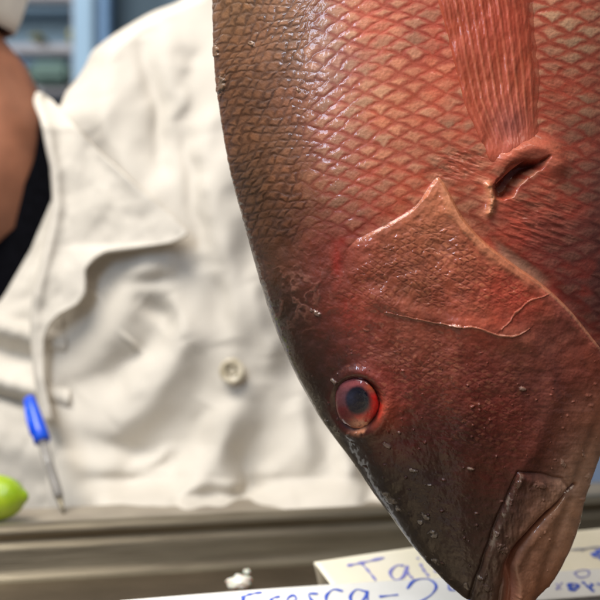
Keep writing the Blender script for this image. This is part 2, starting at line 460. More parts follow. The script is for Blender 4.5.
    # placed slime bumps, coloured pale to paint wet glints
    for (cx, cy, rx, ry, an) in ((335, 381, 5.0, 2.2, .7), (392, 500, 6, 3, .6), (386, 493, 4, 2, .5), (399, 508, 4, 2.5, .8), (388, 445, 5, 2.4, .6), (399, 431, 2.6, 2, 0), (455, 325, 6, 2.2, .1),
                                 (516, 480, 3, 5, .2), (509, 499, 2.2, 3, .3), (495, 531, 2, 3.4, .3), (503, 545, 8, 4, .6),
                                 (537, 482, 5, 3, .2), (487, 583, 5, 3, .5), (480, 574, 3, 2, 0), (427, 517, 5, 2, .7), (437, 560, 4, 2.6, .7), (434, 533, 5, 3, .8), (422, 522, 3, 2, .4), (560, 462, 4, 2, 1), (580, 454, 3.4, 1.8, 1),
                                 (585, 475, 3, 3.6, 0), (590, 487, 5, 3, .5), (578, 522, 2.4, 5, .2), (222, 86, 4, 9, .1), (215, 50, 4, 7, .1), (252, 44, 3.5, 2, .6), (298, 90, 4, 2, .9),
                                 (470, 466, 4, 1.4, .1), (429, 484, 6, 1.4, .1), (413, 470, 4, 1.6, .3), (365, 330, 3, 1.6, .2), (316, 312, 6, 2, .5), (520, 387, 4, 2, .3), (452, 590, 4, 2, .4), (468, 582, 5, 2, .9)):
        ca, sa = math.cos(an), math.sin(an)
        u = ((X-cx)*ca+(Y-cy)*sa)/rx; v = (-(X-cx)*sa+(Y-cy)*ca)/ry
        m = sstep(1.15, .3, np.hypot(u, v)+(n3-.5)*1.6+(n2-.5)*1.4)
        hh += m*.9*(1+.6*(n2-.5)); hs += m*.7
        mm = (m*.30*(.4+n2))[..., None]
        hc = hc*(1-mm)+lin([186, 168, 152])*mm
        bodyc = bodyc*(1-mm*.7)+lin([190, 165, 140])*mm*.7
    # mucus threads / creases across the cover
    for path, r, s in ((smooth_path([(385, 312), (415, 318), (440, 323), (458, 326), (474, 326), (488, 331), (503, 335), (516, 333), (527, 327)], 40), .9, .55),
                       (smooth_path([(499, 328), (508, 320), (516, 309), (528, 300), (546, 293)], 30), .9, .5),
                       (smooth_path([(504, 244), (520, 258), (538, 272)], 20), 1.6, .3)):
        d, sd, al = seg_dist(X+(n2-.5)*2, Y+(n2-.5)*2, path)
        rr = r*(.35+.8*sstep(0, .5, al)*sstep(1.0, .7, al))*(.6+.9*fbm(X/9, Y/9, 2, 140))
        m = sstep(rr*1.35, rr*.5, d)
        hh += s*(.75*m-.35*np.exp(-((d-3.2)/2.6)**2)*(sd > 0))
        mm = (m*.5*s)[..., None]
        hc = hc*(1-mm)+lin([206, 150, 122])*mm
    # preopercle ridge: soft step
    d, sd, al = seg_dist(X, Y, smooth_path([(378, 300), (430, 318), (500, 332), (540, 352), (548, 400), (530, 450), (516, 472)], 40))
    hh += 1.3*np.exp(-(d/9.0)**2)
    # margin of the gill cover
    side_ = sstep(430, 446, X)
    rim = sstep(14+4*(n1-.5)*4, 7, sdo)*(sdo > -1)*leftlim*(.45+.55*side_)
    up = sstep(300, 270, Y)
    hh += rim*.7*np.clip(sdo/8, 0, 1)
    side = sstep(438, 446, X)
    rimcol = (lin([200, 128, 94])*up[..., None]+lin([170, 88, 72])*(1-up[..., None]))
    rc = (rim*(.60*side+.14*(1-side))*(.7+.6*n2))[..., None]; rc = np.clip(rc, 0, .85)
    hc = hc*(1-rc)+rimcol*rc
    edge = sstep(3.6, 1.4, np.abs(sdo-2.2))*leftlim
    ee = (edge*(.10+.45*sstep(270, 300, Y)+.25*sstep(0, 30, 345+40-X)))[..., None]; ee = np.clip(ee, 0, .8)
    hc = hc*(1-ee)+lin([218, 150, 118])*ee
    grey = sstep(8, 3, np.abs(-sdo-4))*sstep(490, 505, X)*sstep(556, 536, X)   # bare membrane showing past the bone
    bodyc = bodyc*(1-.6*grey[..., None])+lin([150, 118, 98])*.6*grey[..., None]
    # socket
    de = np.hypot(X-357, (Y-403))
    hh += 2.4*np.exp(-((de-31)/7.0)**2)*sstep(328, 350, X)-2.2*sstep(29, 19, de)
    ringd = np.exp(-((de-26)/5.0)**2)*.6*sstep(388, 372, X)
    hc = hc*(1-ringd[..., None])+lin([70, 24, 22])*ringd[..., None]
    fles = np.exp(-(((X-388)/13)**2+((Y-412)/18)**2))*sstep(23, 27, de)*.8
    hh += fles*1.6*(.6+.8*n2)
    hc = hc*(1-fles[..., None])+lin([168, 74, 54])*(.6+.8*n2[..., None])*fles[..., None]
    cr = np.exp(-(((X-381)/3.5)**2+((Y-406)/12)**2))*.6*sstep(.3, .6, n2)
    hc = hc*(1-cr[..., None])+lin([206, 30, 24])*cr[..., None]
    pl = np.exp(-(((X-364)/9)**2+((Y-430)/3.5)**2))*.8*sstep(.35, .6, n2)
    hc = hc*(1-pl[..., None])+lin([214, 140, 108])*pl[..., None]; hh += pl*.8*n2
    # nostrils
    for (cx, cy) in ((300, 1400),):
        d = np.hypot((X-cx)/4.2, (Y-cy)/2.4)
        hh -= 1.6*sstep(1.3, .5, d); hc = hc*(1-.6*sstep(1.3, .6, d)[..., None])
    # upper jaw plate, jaw groove, lips
    sp = poly_sd(X+wx*8, Y+wy*8, MAX_PLATE)
    hh += 1.2*sstep(-1.5, 5, sp)-1.3*np.exp(-((sp+2.0)/1.5)**2)*(.5+n1)
    pc = sstep(-1, 2, sp)[..., None]*.85
    platec = base*(.45+1.0*fbm(X/5, Y/12, 4, 130)[..., None])
    hc = hc*(1-pc)+platec*pc
    rg = fbm(X/3.2, Y/5.5, 3, 150); lft_ = np.exp(-((sp-2.0)/2.6)**2)*sstep(8, -8, X-(516-(Y-473)*.40))*(sp > -2)
    wm = (lft_*sstep(.52, .72, rg))[..., None]*.75
    hh += lft_*(rg-.5)*2.6+sstep(2, 8, sp)*(fbm(X/7, Y/16, 3, 152)-.5)*1.6
    hc = hc*(1-wm)+lin([184, 170, 156])*wm
    d, sd, al = seg_dist(X, Y, JAW_GROOVE)
    gw = 2.0+3.4*sstep(.35, .9, al)
    hh -= (2.6+3.6*al)*np.exp(-(d/gw)**2)
    dkm = (np.exp(-(d/(gw*.9))**2)*.75)[..., None]
    inc = lin([96, 34, 28])*(1-al[..., None])+lin([196, 130, 112])*al[..., None]
    hc = hc*(1-dkm)+inc*dkm
    lipr = np.exp(-((d-8)/4.5)**2)*(sd < 0)*sstep(.1, .4, al)
    hh += lipr*1.0
    # throat stripes on the lower jaw (folds running to the chin)
    lj = sstep(2, 8, -d*np.sign(sd))*0
    thr = np.abs(X-(600-(Y-440)*.34))
    stripe = np.exp(-((thr-14)/5.0)**2)*sstep(380, 440, Y)
    hh -= stripe*1.2
    hc = hc*(1-.22*stripe[..., None])
    # ---- axilla cavity and the fleshy fin root
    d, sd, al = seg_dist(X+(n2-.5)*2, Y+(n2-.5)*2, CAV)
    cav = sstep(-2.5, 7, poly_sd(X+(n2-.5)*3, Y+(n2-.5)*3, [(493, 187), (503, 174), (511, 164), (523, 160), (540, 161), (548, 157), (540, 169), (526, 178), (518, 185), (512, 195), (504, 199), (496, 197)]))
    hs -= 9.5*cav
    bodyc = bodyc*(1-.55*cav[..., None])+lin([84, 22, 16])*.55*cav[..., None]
    d, sd, al = seg_dist(X, Y, LOBE)
    lb = np.exp(-(d/11.5)**2)
    hs += 3.4*lb*(1-cav)
    lc = (.7*lb*(1-cav))[..., None]
    bodyc = bodyc*(1-lc)+lin([196, 100, 76])*(.8+.4*n2[..., None])*lc
    d2, _, _ = seg_dist(X, Y, smooth_path([(488, 186), (492, 200), (489, 212)], 12))
    lb = np.exp(-(d2/4.0)**2); hs += lb*2.4*(.5+n2)
    bodyc = bodyc*(1-.6*lb[..., None])+lin([206, 142, 104])*.6*lb[..., None]
    # ---- combine; gill cover stands proud of the flank
    prw = sstep(340, 385, X)*(.26+.74*sstep(432, 470, X))
    step = 3.6*sstep(-.8, 3.2+2*(n2-.5), sdo)*prw*1.0-1.2*sstep(10, 0, np.abs(sdo+5))*prw*(sdo < 0)
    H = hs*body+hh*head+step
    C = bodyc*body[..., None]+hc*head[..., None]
    C = C*(1-.22*sstep(530, 600, X)*sstep(330, 250, Y))[..., None]  # right flank darkened in the colour, painted shade where it curves away
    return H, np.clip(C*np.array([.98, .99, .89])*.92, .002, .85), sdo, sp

def build_fish():
    root = thing('fish', 'big wet red snapper held head down, with red scales and a cloudy red eye', 'fish', V(430, 0, DM))
    org = root.location.copy()
    NC = 1050
    v_f = np.arange(-24, 622.01, .62); v_c = np.linspace(-640, -24, 150)[:-1]
    vv = np.concatenate([v_c, v_f]); NR = len(vv)
    th = np.linspace(0, math.pi, NC)
    l = fL(vv)[:, None]; r = fR(vv)[:, None]; h = fH(vv)[:, None]
    X = (l+r)/2-(r-l)/2*np.cos(th)[None, :]
    Y = np.repeat(vv[:, None], NC, 1)
    D = DM-h*np.sin(th)[None, :]**.92
    pos = np.stack([(X-300)*K*D, D, CAMZ+(300-Y)*K*D], -1)
    gu = np.gradient(pos, axis=1); gv = np.gradient(pos, axis=0)
    nrm = np.cross(gv, gu); nrm /= np.linalg.norm(nrm, axis=-1, keepdims=True)+1e-12
    if nrm[NR//2, NC//2, 1] > 0: nrm = -nrm
    # keep the ends of the rows well behaved
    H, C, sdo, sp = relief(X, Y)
    H = H*(1-.6*sstep(300, 400, Y)*(1-np.sin(th)[None, :])**1.5)
    H = H*sstep(0, .05, th)[None, :]**.5*sstep(0, .05, math.pi-th)[None, :]**.5
    pos = pos+nrm*(H/1000.0)[..., None]
    verts = pos.reshape(-1, 3); cols = C.reshape(-1, 3)
    q = grid_quads(NR, NC)
    # which part does a face belong to
    fx = (X[:-1, :-1]+X[1:, 1:])/2; fy = (Y[:-1, :-1]+Y[1:, 1:])/2
    so = sdo[:-1, :-1]; spf = sp[:-1, :-1]
    is_head = np.where(fx < 345, fy+(fx-345)*.12 > 240, so > -.3)
    pre, ps, _ = seg_dist(fx, fy, smooth_path([(345, 240), (366, 275), (378, 300), (430, 318), (500, 332), (540, 352), (548, 400), (566, 440), (620, 470)], 60))
    is_cover = is_head & (fx >= 345) & (ps < 0)
    gd, gs, _ = seg_dist(fx, fy, [(640, 470)]+JAW_GROOVE+[(508, 640)])
    is_lower = is_head & (fy > 470) & (gs < 0)
    is_plate = (spf > -.5) & ~is_lower
    lab = np.zeros(fx.shape, int)
    lab[is_head] = 1; lab[is_cover] = 2; lab[is_lower] = 4; lab[is_plate & is_head] = 3
    lab = lab.ravel()
    nm = ['flank', 'head', 'gill_cover', 'upper_jaw', 'lower_jaw']
    mats = [M_skin, M_head, M_head, M_head, M_head]
    for i in range(5):
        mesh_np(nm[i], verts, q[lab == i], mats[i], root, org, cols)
    # far flank, plain
    NB = 90
    vb = np.linspace(-640, 622, 420)
    tb = np.linspace(0, math.pi, NB)
    l = fL(vb)[:, None]; r = fR(vb)[:, None]; h = fH(vb)[:, None]
    Xb = (l+r)/2-(r-l)/2*np.cos(tb)[None, :]; Yb = np.repeat(vb[:, None], NB, 1)
    Db = DM+h*np.sin(tb)[None, :]**.92
    pb = np.stack([(Xb-300)*K*DM, Db, CAMZ+(300-Yb)*K*DM], -1).reshape(-1, 3)
    cb = base_colour(np.clip(Xb, 225, 590), np.clip(Yb, 0, 590)).reshape(-1, 3)
    mesh_np('far_flank', pb, grid_quads(len(vb), NB, flip=True), M_skin, root, org, cb)

    # ---- pectoral fin: fan of soft rays lying on the flank
    nu, nv = 260, 300
    U = np.linspace(0, 1, nu)[None, :]; T = np.linspace(0, 1, nv)[:, None]     # T 0 root .. 1 tip
    def edge(xs_, t): return np.interp(t, [p[0] for p in xs_], [p[1] for p in xs_])
    lx = edge([(0, 496), (.13, 479), (.27, 461), (.42, 450), (.66, 434), (1, 408)], T); rx = edge([(0, 548), (.12, 556), (.3, 560), (.55, 556), (.75, 550), (1, 536)], T)
    PXg = lx+(rx-lx)*U
    PYg = 184-T*280+U*(-32+18*T)+np.sin(U*math.pi)*-6*(1-T)
    PYg = PYg+ (U-.5)**2*60*T
    nray = 15
    ph = (U**.9*nray+.25*np.sin(T*5+U*3))
    saw = np.abs((ph % 1)-.5)*2
    split = np.abs(((ph*2) % 1)-.5)*2
    rays = (sstep(.35, .95, saw)*(1-.4*T)+sstep(.5, .95, split)*.4*sstep(.45, .8, T))*sstep(.04, .2, T)
    inten = (.25+.75*sstep(.05, .25, U)*sstep(.85, .5, U))*(.5+.8*fbm(U*6+T*0, T*4+U*3, 3, 311))
    n = fbm(PXg/10, PYg/26, 4, 301); nn = fbm(PXg/3, PYg/8, 3, 307)
    lift = (.3+1.2*np.sin(np.clip(T*1.5, 0, 1)*math.pi*.5)+.9*np.sin(U*math.pi))*sstep(1.05, .65, U)+.2
    edgefall = sstep(0, .08, U)*sstep(1, .70, U)*sstep(0, .10, T)
    Hf = (-2.2+(lift+1.7)*edgefall)+rays*.45*inten*edgefall+(n-.5)*1.6*edgefall+(nn-.5)*.08
    dl_, _, _ = seg_dist(PXg, PYg, LOBE)
    Hf = Hf+3.2*np.exp(-(dl_/11.5)**2)
    Df = front_depth(PXg, PYg)-Hf/1000.0
    web = lin([176, 80, 54])+(n[..., None]-.5)*lin([130, 70, 60])*.8
    rayc = lin([198, 118, 84])
    warm = np.exp(-(((PXg-510)/20)**2+((PYg-125)/22)**2))[..., None]*.55
    fc = web*(1-(rays*inten*.55)[..., None])+rayc*(rays*inten*.55)[..., None]
    fc = fc*(1-warm)+lin([168, 98, 88])*warm
    deep = (np.exp(-(((PXg-500)/42)**2+((PYg-20)/36)**2))*.4)[..., None]
    fc = fc*(1-deep)+lin([176, 62, 44])*deep
    le = sstep(.05, .01, U)[..., None]*.5
    fc = np.clip(fc*(1-le)+lin([206, 92, 62])*le, .002, .8)*(.96+.08*nn[..., None])
    P = np.stack([(PXg-300)*K*Df, Df+0*PXg, CAMZ+(300-PYg)*K*Df], -1)
    back = P.copy(); back[..., 1] += .0006
    vs = np.concatenate([P.reshape(-1, 3), back.reshape(-1, 3)])
    q1 = grid_quads(nv, nu); q2 = grid_quads(nv, nu, flip=True)+nu*nv
    ring = list(range(nu))+[i*nu+nu-1 for i in range(1, nv)]+[(nv-1)*nu+i for i in range(nu-2, -1, -1)]+[i*nu for i in range(nv-2, 0, -1)]
    rg = np.array(ring); rq = np.stack([rg, np.roll(rg, -1), np.roll(rg, -1)+nu*nv, rg+nu*nv], -1)
    c2 = np.concatenate([fc.reshape(-1, 3)]*2)
    al_ = (.80+.2*rays)*sstep(1.0, .62, U)*sstep(0, .04, U)*(1-.3*T)
    al_ = np.maximum(al_, sstep(.25, .0, T)*sstep(1.0, .9, U))
    mesh_np('pectoral_fin', vs, np.concatenate([q1[:, ::-1], q2[:, ::-1], rq]), M_pec, root, org, c2, attrs={'cover': np.concatenate([al_.ravel()]*2)})

    # ---- eye : bulging cornea in its socket
    cx, cy, R = 356.5, 403.0, 22.0
    nr, na = 90, 180
    rr = np.linspace(0, 1, nr)[:, None]; aa = np.linspace(0, 2*math.pi, na, endpoint=False)[None, :]
    wob = 1+.05*np.sin(aa*2+.6)+.035*np.sin(aa*3+2.1)+.02*np.sin(aa*5+1.0)
    wob = 1+(wob-1)*rr**2
    ex = cx+R*wob*np.sin(rr*math.pi/2)*np.cos(aa)*.98; ey = cy+R*wob*np.sin(rr*math.pi/2)*np.sin(aa)*1.2
    g = 6.0
    d0 = front_depth(np.array([cx]), np.array([cy]))[0]
    sx = (front_depth(np.array([cx+g]), np.array([cy]))[0]-front_depth(np.array([cx-g]), np.array([cy]))[0])/(2*g)
    sy = (front_depth(np.array([cx]), np.array([cy+g]))[0]-front_depth(np.array([cx]), np.array([cy-g]))[0])/(2*g)
    plane = d0+sx*(ex-cx)+sy*(ey-cy)
    De = plane+.0014-.0052*np.cos(rr*math.pi/2)**.9
    nz = fbm(ex/5, ey/5, 4, 401); nzf = fbm(ex/2, ey/2, 3, 405)
    De = De-(nz-.5)*.00025+.0016*sstep(.72, 1, rr)*(fbm(ex/6, ey/6, 3, 409)-.42)*2.2
    ec = np.zeros(ex.shape+(3,))+lin([92, 44, 44])
    def blend(ec, m, c): return ec*(1-m[..., None])+lin(c)*m[..., None]
    ec = blend(ec, np.exp(-(((ex-345)/12)**2+((ey-395)/16)**2))*.5, [92, 62, 68])
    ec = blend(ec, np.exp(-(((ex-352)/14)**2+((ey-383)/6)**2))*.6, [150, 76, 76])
    ec = blend(ec, sstep(14, 9, np.hypot(ex-343, ey-418))*.6, [96, 22, 24])
    dr = np.hypot(ex-360, (ey-401)*.82)
    ring = np.exp(-((dr-15.5)/3.8)**2)*sstep(.15, .75, np.cos(np.arctan2(ey-401, ex-360)-.60)+(nz-.5)*.5)
    ec = blend(ec, np.clip(ring*1.2, 0, 1)*(.7+.3*nz), [206, 34, 26])
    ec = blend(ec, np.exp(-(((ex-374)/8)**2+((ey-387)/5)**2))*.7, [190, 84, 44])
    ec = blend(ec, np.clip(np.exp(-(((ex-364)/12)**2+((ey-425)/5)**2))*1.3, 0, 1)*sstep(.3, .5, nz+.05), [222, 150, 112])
    dp = np.hypot((ex-357.5)/12.0, (ey-400)/14.5)+(nz-.5)*.12
    ec = blend(ec, sstep(1.12, .80, dp), [20, 19, 29])
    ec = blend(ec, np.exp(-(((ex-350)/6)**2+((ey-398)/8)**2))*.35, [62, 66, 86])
    ec = blend(ec, sstep(.74, 1.0, rr+(nz-.5)*.35)*.85, [78, 28, 27])
    ec = ec*(.85+.3*nzf[..., None])
    P = np.stack([(ex-300)*K*De, De, CAMZ+(300-ey)*K*De], -1)
    pts = P.reshape(-1, 3)
    eyeb = mesh_np('eye', pts, grid_quads(nr, na, closed=True, flip=True), M_eye, root, org, ec.reshape(-1, 3))
    # ---- tail fin, above the picture
    ty = np.linspace(0, 1, 40)[:, None]; tx = np.linspace(-1, 1, 90)[None, :]
    wdt = 70+150*ty
    gxp = 468+tx*wdt; gyp = -620-ty*(120+110*np.abs(tx)**1.5)
    gd = DM+.0015*np.sign(np.sin(tx*60))+0*ty
    Pt = np.stack([(gxp-300)*K*DM, gd-.004*(1-ty), CAMZ+(300-gyp)*K*DM], -1)
    Pb = Pt.copy(); Pb[..., 1] += .003+.008*(1-ty)
    n_ = 40*90
    cc = np.zeros((2*n_, 3))+lin([176, 70, 54])
    mesh_np('tail_fin', np.concatenate([Pt.reshape(-1, 3), Pb.reshape(-1, 3)]), np.concatenate([grid_quads(40, 90, flip=True), grid_quads(40, 90)+n_]), M_fin, root, org, cc)
    return root

build_fish()

# ================================================================== FISHMONGER
M_cloth, nt, b = new_mat('coat_cotton')
n_, mp_ = noise_col(nt, b, tuple(lin([195, 188, 176])), tuple(lin([206, 199, 187])), 14)
b.inputs['Roughness'].default_value = .85; b.inputs['Sheen Weight'].default_value = .03
wv = nt.nodes.new('ShaderNodeTexNoise'); wv.inputs['Scale'].default_value = 60; wv.inputs['Detail'].default_value = 8
add_bump(nt, b, wv.outputs['Fac'], .12, .0015)
M_cap = simple('cap_cotton', tuple(lin([205, 205, 205])), tuple(lin([225, 225, 222])), 20, .9)
M_human = simple('person_skin', tuple(lin([130, 84, 62])), tuple(lin([156, 102, 76])), 30, .5, bump=.2)
M_human.node_tree.nodes['Principled BSDF'].inputs['Subsurface Weight'].default_value = .1
M_human.node_tree.nodes['Principled BSDF'].inputs['Subsurface Scale'].default_value = .01
M_tee = simple('black_knit', (.0022, .0022, .003), (.0035, .0035, .005), 200, .95, bump=.2)
M_tee.node_tree.nodes['Principled BSDF'].inputs['Specular IOR Level'].default_value = .03
M_button = simple('button_resin', tuple(lin([178, 166, 140])), tuple(lin([222, 212, 190])), 90, .3)
M_trouser = simple('dark_trousers', (.02, .022, .03), (.03, .03, .04), 90, .9)

DC = 1.17
def fold(X, Y, x0, y0, x1, y1, w, h):
    d, s, al = seg_dist(X, Y, [(x0, y0), (x1, y1)])
    return h*np.exp(-(d/(w*1.15))**2)*(.25+.75*np.sin(np.clip(al, .04, .96)*math.pi)**.6)

def coat_height(X, Y):
    h = 60*(1-((X-230)/330.0)**2)
    h -= 22*sstep(120, -80, Y)
    wx = (fbm(X/70, Y/70, 3, 500)-.5)*30
    Xw = X+wx; Yw = Y+wx*.6
    F = [(112, 62, 150, 215, 15, 9), (150, 40, 172, 170, 8, -8), (168, 20, 190, 130, 10, 7), (188, 60, 205, 260, 9, -9), (215, 130, 238, 360, 16, 12),
         (104, 96, 130, 200, 10, 8), (208, 270, 232, 345, 10, -9), (92, 130, 120, 205, 9, -4), (75, 100, 100, 140, 12, 5),
         (196, 345, 112, 430, 17, 16), (160, 325, 78, 395, 13, -13), (100, 290, 92, 295, 8, 9), (128, 336, 122, 342, 8, 8),
         (208, 400, 170, 480, 15, -12), (240, 395, 215, 480, 16, 12), (60, 458, 160, 476, 9, 8), (130, 470, 170, 450, 6, 8), (90, 440, 150, 452, 8, -7),
         (268, 380, 262, 500, 14, -9), (300, 395, 318, 500, 13, 10), (322, 405, 340, 500, 8, -9), (345, 420, 352, 520, 9, 12), (378, 430, 392, 520, 12, -9), (280, 300, 300, 420, 12, -7), (255, 280, 270, 360, 10, 9),
         (150, 490, 270, 484, 12, 12), (150, 508, 270, 500, 8, -16), (60, 520, 140, 515, 8, -6), (52, 330, 60, 450, 10, 6), (140, 300, 168, 316, 8, -10), (166, 290, 190, 345, 9, 10),
         (120, 270, 160, 262, 10, 8), (130, 282, 170, 276, 5, -5)]
    for f in F: h += fold(Xw, Yw, *f[:4], f[4]*1.15, f[5]*(.72 if f[1] > 240 else .85))
    h += (fbm(X/70+Y/160, Y/150, 2, 510)-.5)*22+(fbm(X/40, Y/60, 2, 515)-.5)*1.0
    h += 85*sstep(476, 524, Y)*sstep(70, 112, X)
    low_ = sstep(420, 480, Y)
    h += low_*((fbm(X/60+Y/90, Y/130, 2, 520)-.5)*26+fold(Xw, Yw, 205, 440, 190, 530, 16, 12)+fold(Xw, Yw, 240, 430, 262, 530, 14, -14)+fold(Xw, Yw, 330, 420, 345, 540, 12, 12)+fold(Xw, Yw, 355, 430, 372, 540, 10, -12))
    h += fold(Xw, Yw, 180, 503, 300, 499, 11, -16)
    return h

CLs = [(-60, 232), (-30, 205), (0, 181), (12, 152), (28, 124), (40, 106), (52, 92), (66, 85), (80, 76), (92, 66), (104, 61), (120, 52), (160, 50), (200, 52), (300, 33), (350, 33), (420, 40), (540, 50), (1150, 40)]
def build_person():
    root = thing('person', 'person in a white coat over a black shirt, arm raised to hold up the fish', 'person', (-.2, 1.32, 0))
    org = root.location.copy()
    # body skeleton grown with a skin modifier
    J = [((-.19, 1.33, .92), .135, .105), ((-.21, 1.32, 1.10), .13, .10), ((-.25, 1.31, 1.26), .15, .10), ((-.293, 1.285, 1.345), .060, .058), ((-.325, 1.262, 1.425), .056, .056), ((-.365, 1.235, 1.52), .075, .09), ((-.38, 1.23, 1.60), .070, .085),
         ((-.09, 1.32, 1.33), .055, .055), ((.02, 1.20, 1.56), .042, .042), ((.04, .95, 1.66), .032, .032), ((.055, .85, 1.672), .036, .024),
         ((-.44, 1.31, 1.30), .062, .06), ((-.56, 1.30, 1.08), .043, .043), ((-.60, 1.16, .93), .030, .030), ((-.60, 1.09, .88), .035, .02),
         ((-.10, 1.33, .82), .09, .09), ((-.10, 1.33, .46), .062, .062), ((-.10, 1.34, .09), .042, .042), ((-.10, 1.25, .035), .04, .032),
         ((-.30, 1.33, .82), .09, .09), ((-.30, 1.33, .46), .062, .062), ((-.30, 1.34, .09), .042, .042), ((-.30, 1.25, .035), .04, .032)]
    E = [(0, 1), (1, 2), (2, 3), (3, 4), (4, 5), (5, 6), (2, 7), (7, 8), (8, 9), (9, 10), (2, 11), (11, 12), (12, 13), (13, 14), (0, 15), (15, 16), (16, 17), (17, 18), (0, 19), (19, 20), (20, 21), (21, 22)]
    def fingers(base, dirs, n0):
        for (off, d1, d2, L, rad) in dirs:
            b0 = Vector(J[base][0])+Vector(off); a = len(J)
            J.append((tuple(b0), .010, .010)); p1 = b0+Vector(d1)*L; J.append((tuple(p1), rad, rad)); p2 = p1+Vector(d2)*L*.8; J.append((tuple(p2), rad*.85, rad*.85))
            E.extend([(base, a), (a, a+1), (a+1, a+2)])
    # raised hand closing round the tail root
    fingers(10, [((.020, -.02, .028), (.5, -.85, 0), (.9, .4, 0), .045, .009), ((.022, -.03, .008), (.5, -.85, 0), (.9, .4, 0), .05, .0095), ((.022, -.03, -.012), (.5, -.85, 0), (.9, .4, 0), .048, .009),
                 ((.020, -.02, -.032), (.5, -.85, 0), (.9, .4, 0), .038, .008), ((.025, .015, .03), (.9, .1, .3), (.8, -.5, .1), .036, .0105)], 0)
    fingers(14, [((-.02, -.03, -.01), (0, -.7, -.7), (0, -.3, -.95), .04, .008), ((-.007, -.035, -.01), (0, -.7, -.7), (0, -.3, -.95), .045, .0085), ((.008, -.035, -.01), (0, -.7, -.7), (0, -.3, -.95), .043, .008),
                 ((.022, -.03, -.01), (0, -.7, -.7), (0, -.3, -.95), .034, .007), ((.03, 0, 0), (.6, -.6, -.4), (.1, -.8, -.6), .03, .010)], 0)
    me = bpy.data.meshes.new('body'); me.from_pydata([tuple(Vector(j[0])-org) for j in J], E, [])
    o = bpy.data.objects.new('body', me); COL.objects.link(o); o.parent = root
    me.materials.append(M_human)
    sk = o.modifiers.new('skin', 'SKIN'); sk.use_smooth_shade = True
    for i, j in enumerate(J): me.skin_vertices[0].data[i].radius = (j[1], j[2])
    me.skin_vertices[0].data[0].use_root = True
    ss = o.modifiers.new('sub', 'SUBSURF'); ss.levels = 2; ss.render_levels = 2
    # neck and jaw flesh seen at the collar, black shirt under the coat
    vs, fs = tube([V(-150, -60, 1.20), V(-112, 0, 1.20), V(-76, 60, 1.195), V(-44, 105, 1.19), V(-26, 150, 1.19), V(-24, 205, 1.20), V(-30, 260, 1.22)], [.070, .067, .064, .068, .074, .072, .05], 40)
    pydata('neck', vs, fs, M_human, root, org)
    vs, fs = tube([V(-14, 78, 1.26), V(-2, 118, 1.25), V(2, 150, 1.235), V(0, 200, 1.235), V(-8, 260, 1.23), V(-16, 330, 1.24), V(-30, 440, 1.26)], [.010, .038, .052, .056, .054, .07, .09], 48)
    # neckline: shirt rises on the camera side only lower down
    pydata('shirt', vs, fs, M_tee, root, org)
    fx_ = [V(-20, 262, 1.16), V(-4, 232, 1.150), V(14, 196, 1.148), V(28, 158, 1.155), V(36, 128, 1.175), V(36, 108, 1.20)]
    vs, fs = [], []
    NB_ = 16
    path = [(-60, 300, 26), (-28, 268, 24), (-2, 232, 22), (16, 196, 20), (29, 160, 17), (37, 130, 12), (36, 108, 6)]
    rowv = []
    yy = np.linspace(104, 330, 70)
    # flat-knit front: right edge under the lapel, left edge the neckline
    nl = pchip([104, 120, 150, 190, 225, 300, 420], [33, 37.5, 35, 19, 0, -60, -130], yy)
    nrr = nl*0+70
    for y_, x0_, x1_ in zip(yy, nl, nrr):
        xs_ = np.linspace(x0_, x1_, 18)
        rowv.append([V(x, y_, 1.146+.02*((x-30)/60)**2+.025*sstep(140, 100, y_)+(.006 if i == 0 else 0)) for i, x in enumerate(xs_)])
    vs = [v for r_ in rowv for v in r_]; fs = [tuple(q) for q in grid_quads(len(rowv), 18, flip=True)]
    s = pydata('shirt_front', vs, fs, M_tee, root, org)
    so = s.modifiers.new('thick', 'SOLIDIFY'); so.thickness = .004; so.offset = -1
    # cap
    vs, fs = [], []
    nr_, na_ = 20, 48
    c0 = V(-106, -38, 1.19)
    rv = []
    for i in range(nr_):
        ph = math.pi*.62*i/(nr_-1)
        for a in range(na_):
            t_ = 2*math.pi*a/na_
            p = Vector((math.sin(ph)*math.cos(t_)*.108*(1+.03*math.sin(t_*9)), math.sin(ph)*math.sin(t_)*.118, math.cos(ph)*.12))
            rv.append(c0+Matrix.Rotation(.12, 3, 'Y')@p)
    s = pydata('cap', rv, [tuple(q) for q in grid_quads(nr_, na_, closed=True)], M_cap, root, org)
    so = s.modifiers.new('thick', 'SOLIDIFY'); so.thickness = .004
    # trousers
    for sx_ in (-.10, -.30):
        vs, fs = tube([(sx_, 1.33, .90), (sx_, 1.33, .6), (sx_, 1.335, .3), (sx_, 1.34, .08)], [.115, .10, .085, .08], 24)
        pydata('trouser_leg', vs, fs, M_trouser, root, org)
    # ---- coat: front panel, closed with a back
    nC, nR = 420, 620
    v_ = np.linspace(-60, 1150, nR) if False else np.concatenate([np.arange(-60, 560, 1.25), np.linspace(560, 1150, 60)])
    nR = len(v_)
    cl = pchip(*zip(*CLs), v_)[:, None]; cr = (430+40*sstep(0, 500, v_))[:, None]
    u = np.linspace(0, 1, nC)[None, :]
    X = cl+(cr-cl)*(u**1.0); Y = np.repeat(v_[:, None], nC, 1)
    hgt = coat_height(X, Y)
    edge = np.clip((X-cl)/26.0, 0, 1)
    topz = sstep(130, 60, Y)
    hgt = hgt-(1-np.sqrt(np.clip(1-(1-edge)**2, 0, 1)))*(38*topz+5)
    D = DC-hgt/1000.0
    Pf = np.stack([(X-300)*K*D, D, CAMZ+(300-Y)*K*D], -1)
    Pb = np.stack([(X-300)*K*1.21, 0*X+1.235+.05*np.sin(u*math.pi), CAMZ+(300-Y)*K*1.21], -1)
    Pb[:, 0] = Pf[:, 0]; Pb[:, -1] = Pf[:, -1]
    n0 = nR*nC
